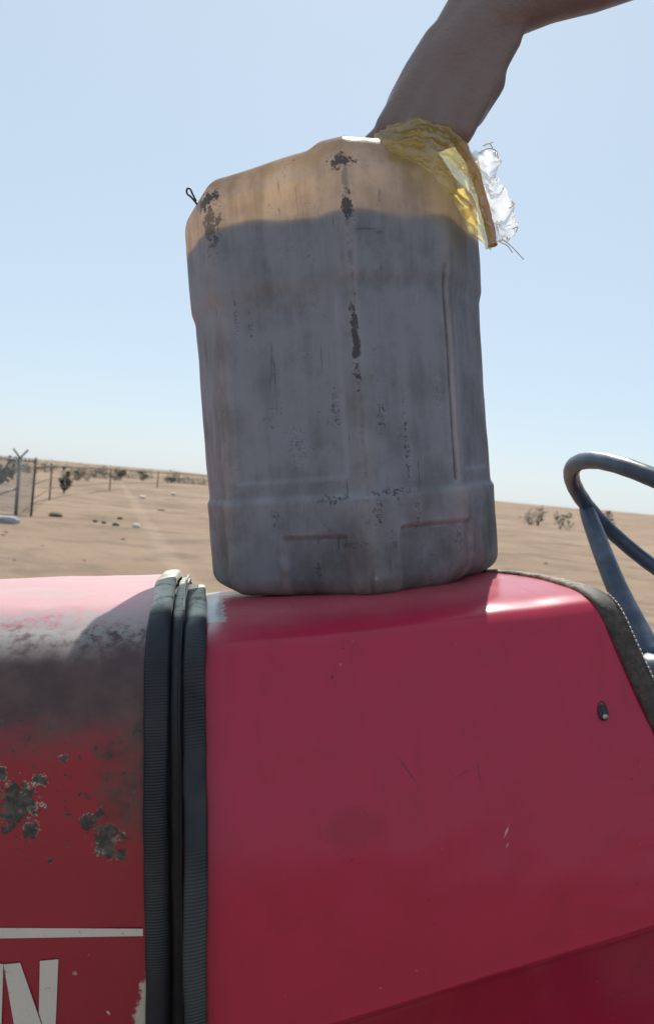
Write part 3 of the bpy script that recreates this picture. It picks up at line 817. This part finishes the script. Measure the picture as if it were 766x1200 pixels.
# torso, head, other arm, legs
hipc, chest, neck = V((.86, 1.19, .20)), V((.745, 1.19, .56)), V((.665, 1.19, .83))
head = V((.625, 1.19, .985))
sh2 = V((.655, 1.375, .735))
chain(mb, [V((.86, 1.11, .14)), V((.80, 1.12, .40)), V((.71, 1.09, .66)), shoulder], [.115, .105, .11, .060], 20)
chain(mb, [V((.86, 1.27, .14)), V((.80, 1.26, .40)), V((.71, 1.29, .66)), sh2], [.115, .105, .11, .060], 20)
chain(mb, [V((.70, 1.19, .74)), neck, head - V((0, 0, .05))], [.085, .060, .055], 20)
mb.ball(head, (.098, .076, .118)); mb.ball(head + V((-.035, 0, -.06)), (.062, .056, .060))
chain(mb, [head + V((-.094, 0, .012)), head + V((-.113, 0, -.022))], [.009, .015], 12)
for sg in (-1, 1):
    mb.ball(head + V((.008, .078 * sg, -.005)), (.020, .012, .032)); mb.ball(head + V((-.080, .030 * sg, .030)), (.016, .022, .008))
chain(mb, [head + V((-.098, -.02, -.062)), head + V((-.098, .02, -.062))], [.008, .008], 10)
el2, wr2 = V((.74, 1.49, .47)), V((.70, 1.50, .22))
chain(mb, [sh2, sh2.lerp(el2, .5), el2, el2.lerp(wr2, .4), wr2], [.060, .050, .043, .041, .030])
for i in range(4):
    b0 = wr2 + V((-.032 + .021 * i, .0, -.09)); chain(mb, [wr2, b0], [.024, .014]); chain(mb, [b0, b0 + V((-.003, -.008, -.036)), b0 + V((-.003, -.026, -.060))], [.0095, .0088, .0075], 10)
chain(mb, [wr2, wr2 + V((-.040, -.020, -.045)), wr2 + V((-.048, -.030, -.085))], [.022, .012, .009], 10)
for sg in (-1, 1):
    hy = 1.19 + .085 * sg
    chain(mb, [V((.86, hy, .10)), V((.84, hy + .01 * sg, -.34)), V((.87, hy + .012 * sg, -.55)), V((.875, hy + .015 * sg, feet_z + .07))], [.098, .062, .056, .042])
    chain(mb, [V((.885, hy + .015 * sg, feet_z + .045)), V((.80, hy + .02 * sg, feet_z + .038)), V((.70, hy + .03 * sg, feet_z + .026))], [.044, .038, .024])
body = fleshy(mb, 'body', M_skin, person, .0042, 5)
M_shirt = simple('faded_shirt', (.32, .34, .36), .9, 0, .15, 12); M_tro = simple('dusty_trousers', (.10, .09, .085), .9, 0, .2, 12); M_hair = simple('dark_hair', (.012, .010, .009), .8)
mb = MB()
for sg, sh in ((-1, shoulder), (1, sh2)):
    y = 1.19 + .075 * sg
    chain(mb, [V((.865, y, .06)), V((.80, y, .40)), V((.71, 1.19 + .095 * sg, .66)), sh], [.132, .124, .126, .075], 20)
    e = elbow if sg < 0 else el2
    chain(mb, [sh, sh.lerp(e, .50)], [.076, .070])
chain(mb, [V((.72, 1.19, .68)), V((.69, 1.19, .765))], [.12, .078])
fleshy(mb, 'shirt', M_shirt, person, .008, 6)
mb = MB()
for sg in (-1, 1):
    hy = 1.19 + .085 * sg
    chain(mb, [V((.86, hy, .10)), V((.84, hy + .01 * sg, -.34)), V((.87, hy + .012 * sg, -.55)), V((.872, hy + .015 * sg, feet_z + .13))], [.118, .088, .080, .070])
fleshy(mb, 'trousers', M_tro, person, .008, 6)
mb = MB(); mb.ball(head + V((.018, 0, .026)), (.096, .083, .104)); fleshy(mb, 'hair', M_hair, person, .006, 3)
mb = MB()
for sg in (-1, 1):
    MBe = MB().ball(head + V((-.086, .030 * sg, .014)), (.010, .0125, .009)); MBe.rig().build('eye', simple('eye_white', (.6, .58, .55), .2), person)

# ================================================================ PLASTIC BAG
def film_mat(name, col, trans, clear, gloss=.12):
    t = NT(name); o = t.obj(); n = t.noise(o, 55, 5, .6)
    tl = t.n('BsdfTranslucent'); t.put(tl.inputs[0], col)
    df = t.n('BsdfDiffuse'); t.put(df.inputs[0], tuple(x * .8 for x in col))
    tp = t.n('BsdfTransparent'); t.put(tp.inputs[0], tuple(.55 + .45 * x for x in col))
    gl = t.n('BsdfGlossy'); t.put(gl.inputs['Roughness'], .16)
    bp = t.n('Bump'); t.put(bp.inputs['Height'], n); t.put(bp.inputs['Strength'], .6); t.put(bp.inputs['Distance'], .004)
    for q in (tl, df, gl): t.t.links.new(bp.outputs[0], q.inputs['Normal'])
    m1 = t.n('MixShader'); t.put(m1.inputs[0], trans); t.t.links.new(df.outputs[0], m1.inputs[1]); t.t.links.new(tl.outputs[0], m1.inputs[2])
    m2 = t.n('MixShader'); t.put(m2.inputs[0], t.ramp(n, .3, .7, clear - .12, clear + .12)); t.t.links.new(m1.outputs[0], m2.inputs[1]); t.t.links.new(tp.outputs[0], m2.inputs[2])
    m3 = t.n('MixShader'); t.put(m3.inputs[0], gloss); t.t.links.new(m2.outputs[0], m3.inputs[1]); t.t.links.new(gl.outputs[0], m3.inputs[2])
    t.t.links.new(m3.outputs[0], t.out.inputs[0]); return t.m
M_yel = film_mat('yellow_film', (.92, .76, .20), .88, .55)
M_clr = film_mat('clear_film', (.88, .87, .85), .85, .58, .08)
bag = empty('plastic_bag', W(P(545, 190, .84)), 'thin yellow plastic bag crumpled over the jerrycan top under the hand', 'bag')
def film(name, rows, m, nu=46, nv=26, amp=.004, seed=0., fr=55, ragged=0., pleat=0.):
    """rows: list of cross curves, each a list of (px, py, depth) control points"""
    curves = [catmull([tuple(P(*q)) for q in r], nv) for r in rows]
    cols = [catmull([c[j] for c in curves], nu) for j in range(nv)]
    vv = []
    for i in range(nu):
        for j in range(nv):
            p = V(cols[j][i]); u, w = i / (nu - 1), j / (nv - 1)
            n = V((mnoise.noise((p.x * fr, p.z * fr, seed)), mnoise.noise((p.x * fr, p.z * fr, seed + 9)), mnoise.noise((p.x * fr, p.z * fr, seed + 17))))
            n2 = V((mnoise.noise((p.x * fr * 3, p.z * fr * 3, seed)), mnoise.noise((p.x * fr * 3, p.z * fr * 3, seed + 5)), mnoise.noise((p.x * fr * 3, p.z * fr * 3, seed + 11))))
            p = p + n * amp + n2 * amp * .45 + V((.2, 1, .3)) * (pleat * math.sin(w * 31 + 5 * u + 4 * mnoise.noise((u * 4, w * 4, seed))) * min(1, 4 * u, 4 * (1 - u) + .3))
            if ragged and (w > .93 or u > .95): p += V((random.uniform(-1, 1), random.uniform(-1, 1), random.uniform(-1, 1))) * ragged
            vv.append(W(p))
    return mk(name, vv, gridfaces(nu, nv), m, bag)
# front fold: over knuckles then hanging down the can's shoulder
film('front_fold', [
    [(438, 158, .835), (437, 166, .822), (440, 172, .815)],
    [(456, 147, .832), (455, 164, .810), (462, 180, .800)],
    [(487, 138, .832), (488, 164, .806), (492, 196, .792)],
    [(513, 142, .834), (515, 170, .806), (508, 208, .790)],
    [(536, 158, .842), (533, 188, .812), (517, 215, .792)],
    [(556, 182, .850), (546, 208, .822), (525, 228, .797)],
    [(566, 212, .856), (556, 230, .830), (538, 248, .806)],
    [(574, 246, .858), (564, 258, .838), (552, 270, .818)],
    [(581, 282, .856), (574, 288, .842), (566, 291, .830)]], M_yel, 110, 56, .0042, 2.0, 60, 0., .0022)
# gathered tail: thick rope-like roll of the same film
mb = MB(); mb.tube(catmull([tuple(P(*q)) for q in ((538, 168, .840), (551, 192, .842), (560, 216, .846), (567, 242, .848), (573, 266, .850), (577, 288, .848))], 30), [.0046 + .0022 * mnoise.noise((k * .23, .5, 3.)) + .0007 * random.random() for k in range(30)], 9)
mb.rig().build('gathered_tail', film_mat('amber_film', (.62, .36, .08), .6, .12), bag)
# back fold behind the hand so that the bag closes
film('back_fold', [
    [(440, 160, .845), (450, 178, .86)], [(470, 150, .90), (475, 178, .90)], [(505, 148, .915), (505, 180, .91)], [(535, 162, .90), (530, 190, .90)], [(552, 190, .875), (548, 210, .87)]], M_yel, 60, 30, .004, 7.0, 55, 0., .002)
crumple = empty('clear_film_scrap', W(P(585, 240, .85)), 'crumpled clear plastic scrap with frayed threads beside the yellow bag', 'plastic scrap')
def scrap():
    base = bag
    rows = [[(541, 178, .835), (560, 176, .845), (580, 173, .850)],
            [(548, 196, .832), (566, 190, .852), (582, 186, .846)],
            [(556, 214, .832), (572, 212, .860), (583, 206, .842)],
            [(562, 234, .834), (578, 232, .862), (592, 228, .846)],
            [(567, 254, .836), (584, 252, .862), (600, 246, .850)],
            [(572, 272, .838), (588, 272, .858), (603, 266, .856)],
            [(577, 286, .842), (590, 284, .852), (598, 282, .860)]]
    global bag_
    o = film('scrap_film', rows, M_clr, 70, 44, .0085, 4.0, 62, .0012)
    o.parent = crumple; o.location = V((0, 0, 0)); 
    d = wloc(bag) - wloc(crumple)
    o.data.transform(Matrix.Translation(d))
    th = MB()
    for q in ([(588, 280, .855), (597, 287, .853), (604, 294, .852), (613, 304, .850)], [(586, 284, .855), (594, 288, .852), (600, 296, .85)], [(578, 176, .85), (573, 168, .852), (566, 171, .851), (578, 166, .85)],
              [(596, 244, .85), (602, 240, .85), (599, 236, .848)], [(560, 180, .845), (572, 174, .846), (581, 177, .846), (583, 186, .846)], [(600, 268, .856), (606, 266, .855), (604, 272, .855)]):
        th.tube(catmull([tuple(P(*x)) for x in q], 12), .00055, 5)
    tag(th.rig().build('frayed_threads', simple('thread', (.62, .55, .45), .7), crumple), kind='stuff')
scrap()

# ================================================================ BACKGROUND: fence, scrub, stones
M_galv = simple('galvanised_steel', (.25, .26, .27), .5, .5, .25, 4)
M_rust = simple('rusty_post', (.10, .075, .06), .8, .1, .3, 6)
M_conc = simple('pale_concrete', (.30, .31, .33), .9, 0, .15, 6)
def fence():
    b1 = ground_at(42, 604); dist = b1.length
    def at(px, dist_k=1.0, h=0.):
        p = on_ground(px, dist * dist_k); return V((p.x, p.y, p.z + h))
    root = empty('gate_fence', at(24), 'chain link fence bay with forked barbed wire arm on its post', 'fence')
    H = 1.52
    A, B, C0 = at(-45, 1.0), at(24, 1.0), at(42, 1.0)
    MB().tube([C0 - V((0, 0, .1)), C0 + V((.015, 0, H * 1.05))], .030, 8).build('post', M_rust, root)
    MB().tube([B - V((0, 0, .1)), B + V((0, 0, H * 1.0))], .045, 8).build('post', M_galv, root)
    for sg in (-1, 1):
        MB().tube([B + V((0, 0, H)), B + V((.20 * sg, 0, H + .24))], .024, 6).build('barb_arm', M_rust, root)
    MB().tube([A + V((0, 0, H * .98)), C0 + V((.0, 0, H * .98))], .024, 6).build('top_rail', M_galv, root)
    MB().tube([B.lerp(A, .92) + V((0, 0, .1)), B + V((0, .02, .72))], .026, 6).build('brace', M_galv, root)
    MB().tube([A - V((0, 0, .1)), A + V((0, 0, H))], .03, 8).build('post', M_galv, root)
    mb = MB()
    ex = (C0 - A); ln = V((ex.x, ex.y, 0)).length; ud = V((ex.x, ex.y, 0)).normalized()
    step = .10
    k = -H
    while k < ln:
        for sg in (1, -1):
            x0, x1 = k, k + H; z0, z1 = (0.04, H) if sg > 0 else (H, .04)
            if x1 <= 0 or x0 >= ln: continue
            def pt(x): return A + ud * x + V((0, 0, z0 + (z1 - z0) * (x - x0) / (x1 - x0)))
            mb.tube([pt(max(0, x0)), pt(min(ln, x1))], .008, 4, cap=False)
        k += step
    tag(mb.build('wire_mesh', M_galv, root), kind='stuff')
    # concrete footing and litter at the foot
    fb = ground_at(8, 611); fb.z = gh(fb.x, fb.y)
    bm = bmesh.new(); bmesh.ops.create_cube(bm, size=1); bmesh.ops.subdivide_edges(bm, edges=bm.edges, cuts=5, use_grid_fill=True)
    vv = []
    for v in bm.verts:
        q = v.co.normalized() * .62; q = v.co.lerp(q, .35) + mnoise.noise_vector(v.co * 2.6) * .10
        vv.append(fb + V((q.x * .55, q.y * .4, q.z * .22 + .04)))
    o = mk('concrete_block', vv, [tuple(x.index for x in f.verts) for f in bm.faces], M_conc, None, smooth=False, loc=fb); bm.free()
    tag(o, 'pale concrete block lying at the foot of the fence', 'block')
    # long wire fence running away from that post
    root2 = empty('wire_fence', at(60, 1.05), 'distant low wire fence of thin posts crossing the sand', 'fence')
    pxs = [42, 62, 98, 131, 160, 186, 214, 260, 340]; tops = []
    for i, px in enumerate(pxs):
        dd = 1.0 + .38 * i
        q = at(px, dd); h = 1.34
        if i and i % 2: MB().tube([q - V((0, 0, .1)), q + V((.02 * random.uniform(-1, 1), 0, h + random.uniform(-.05, .08)))], .028 + .003 * i, 6).build('post', M_rust, root2)
        tops.append(q)
    for hh, r in ((1.30, .030), (.85, .010), (.45, .010)):
        MB().tube([q + V((0, 0, hh)) for q in tops], [r + .002 * i for i in range(len(tops))], 5).build('wire', M_rust, root2)
fence()

M_leaf = simple('dusty_leaves', (.095, .100, .060), .85, 0, .4, 3); M_bark = simple('grey_bark', (.10, .08, .06), .9, 0, .3, 8)
def bush(px, dist, w, h, label, dens=420):
    b = on_ground(px, dist); root = empty('scrub_bush', b, label, 'bush', 'scrub bushes on the plain')
    mb = MB()
    for k in range(5):
        a = random.uniform(0, 6.28); e = b + V((math.cos(a) * w * .28, math.sin(a) * w * .28, h * random.uniform(.5, .8)))
        mb.tube([b - V((0, 0, .05)), b.lerp(e, .5) + V((0, 0, .05 * h)), e], [.018 * h, .012 * h, .005 * h], 5)
    mb.build('trunk', M_bark, root)
    mb = MB(); cl = [(b + V((random.gauss(0, w * .22), random.gauss(0, w * .22), h * random.uniform(.10, .80))), random.uniform(.12, .26)) for _ in range(14)]
    for _ in range(dens):
        c, r = random.choice(cl)
        d = V((random.gauss(0, 1), random.gauss(0, 1), random.gauss(0, .8))); d = d.normalized() * (r * w * random.random() ** .4)
        p = c + d; p.z = max(p.z, b.z + .03)
        s = h * random.uniform(.04, .085); u = V((random.gauss(0, 1), random.gauss(0, 1), random.gauss(0, 1))).normalized(); v = u.orthogonal().normalized()
        mb.add([p - u * s, p + v * s * .6, p + u * s, p - v * s * .6], [(0, 1, 2, 3)])
    o = mk('foliage', mb.v, mb.f, M_leaf, root, smooth=False); tag(o, kind='stuff')
    return root
fd = ground_at(42, 604).length
bush(5, fd * 2.0, 1.5, 1.75, 'rounded green bush rising behind the fence bay')
bush(78, fd * 1.75, .50, 1.55, 'tall narrow green bush standing by the wire fence', 320)
bush(92, fd * 3.0, 2.0, 1.0, 'low olive bush just past the tall narrow bush')
for i, (px, dk, w, h) in enumerate(((112, 3.8, 3.2, 1.1), (124, 4.6, 4.2, 1.3), (141, 3.6, 1.6, 1.3), (168, 5.2, 2.4, 1.6), (202, 4.4, 2.4, 1.5), (219, 4.8, 4.0, 1.1), (33, 3.6, 3.2, 1.2), (56, 4.4, 4.0, 1.1), (236, 6, 4, 1.2), (96, 5.5, 5, 1.4), (152, 6, 5, 1.2))):
    bush(px, fd * dk, w, h, 'small dark bush in the row along the far sand ridge')
bush(622, 62, 1.5, 1.25, 'sparse grey green bush beside the rounded one, right of jerrycan', 90)
bush(632, 60, 1.5, 1.55, 'pale upright bush between two bushes on the sand, right of jerrycan', 110)
bush(658, 58, 1.7, 1.35, 'rounded bush on the sand between jerrycan and steering wheel', 170)
bush(714, 85, 1.6, 1.7, 'dark bush on the ridge seen through the steering wheel', 200)

def stone(px, py, size, m, label, cat='stone', flat=.55):
    b = ground_at(px, py); b.z = gh(b.x, b.y)
    bm = bmesh.new(); bmesh.ops.create_icosphere(bm, subdivisions=2, radius=1)
    sd_ = random.random() * 50
    vv = []
    for v in bm.verts:
        k = 1 + .35 * mnoise.noise(v.co * 1.3 + V((sd_, 0, 0))); vv.append(b + V((v.co.x * size * k, v.co.y * size * .8 * k, size * flat * (.75 + v.co.z * k))))
    ff = [tuple(x.index for x in f.verts) for f in bm.faces]; bm.free()
    o = mk('stone', vv, ff, m, None, smooth=False, loc=b); return tag(o, label, cat, 'stones scattered on the sand')
M_wst = simple('white_stone', (.62, .58, .52), .9, 0, .15, 8); M_dst = simple('dark_stone', (.085, .07, .058), .9, 0, .3, 8); M_sst = simple('sand_stone', (.30, .22, .155), .95, 0, .25, 8)
stone(160, 617, .115, M_wst, 'bright white stone alone on open sand below the others')
stone(167, 583, .19, M_wst, 'white stone on the sand in front of the wire fence', flat=.4); stone(203, 581, .16, M_wst, 'pale stone on the sand near the jerrycan', flat=.6)
stone(66, 602, .20, M_dst, 'flat dark stone on the sand right of the fence bay', flat=.35)
stone(189, 598, .15, M_sst, 'tan flat stone on the sand left of the jerrycan', flat=.3)
for (px, py) in ((122, 611), (136, 614), (141, 606), (112, 609)): stone(px, py, random.uniform(.06, .10), M_dst, 'small dark stone of the cluster on the sand')
for k in range(16):
    px, py = random.choice([(random.uniform(0, 245), random.uniform(588, 682)), (random.uniform(588, 745), random.uniform(622, 700))])
    stone(px, py, random.uniform(.018, .05), random.choice([M_sst, M_sst, M_sst, M_sst, M_dst]), 'small pebble lying on the bare sand', 'pebble')
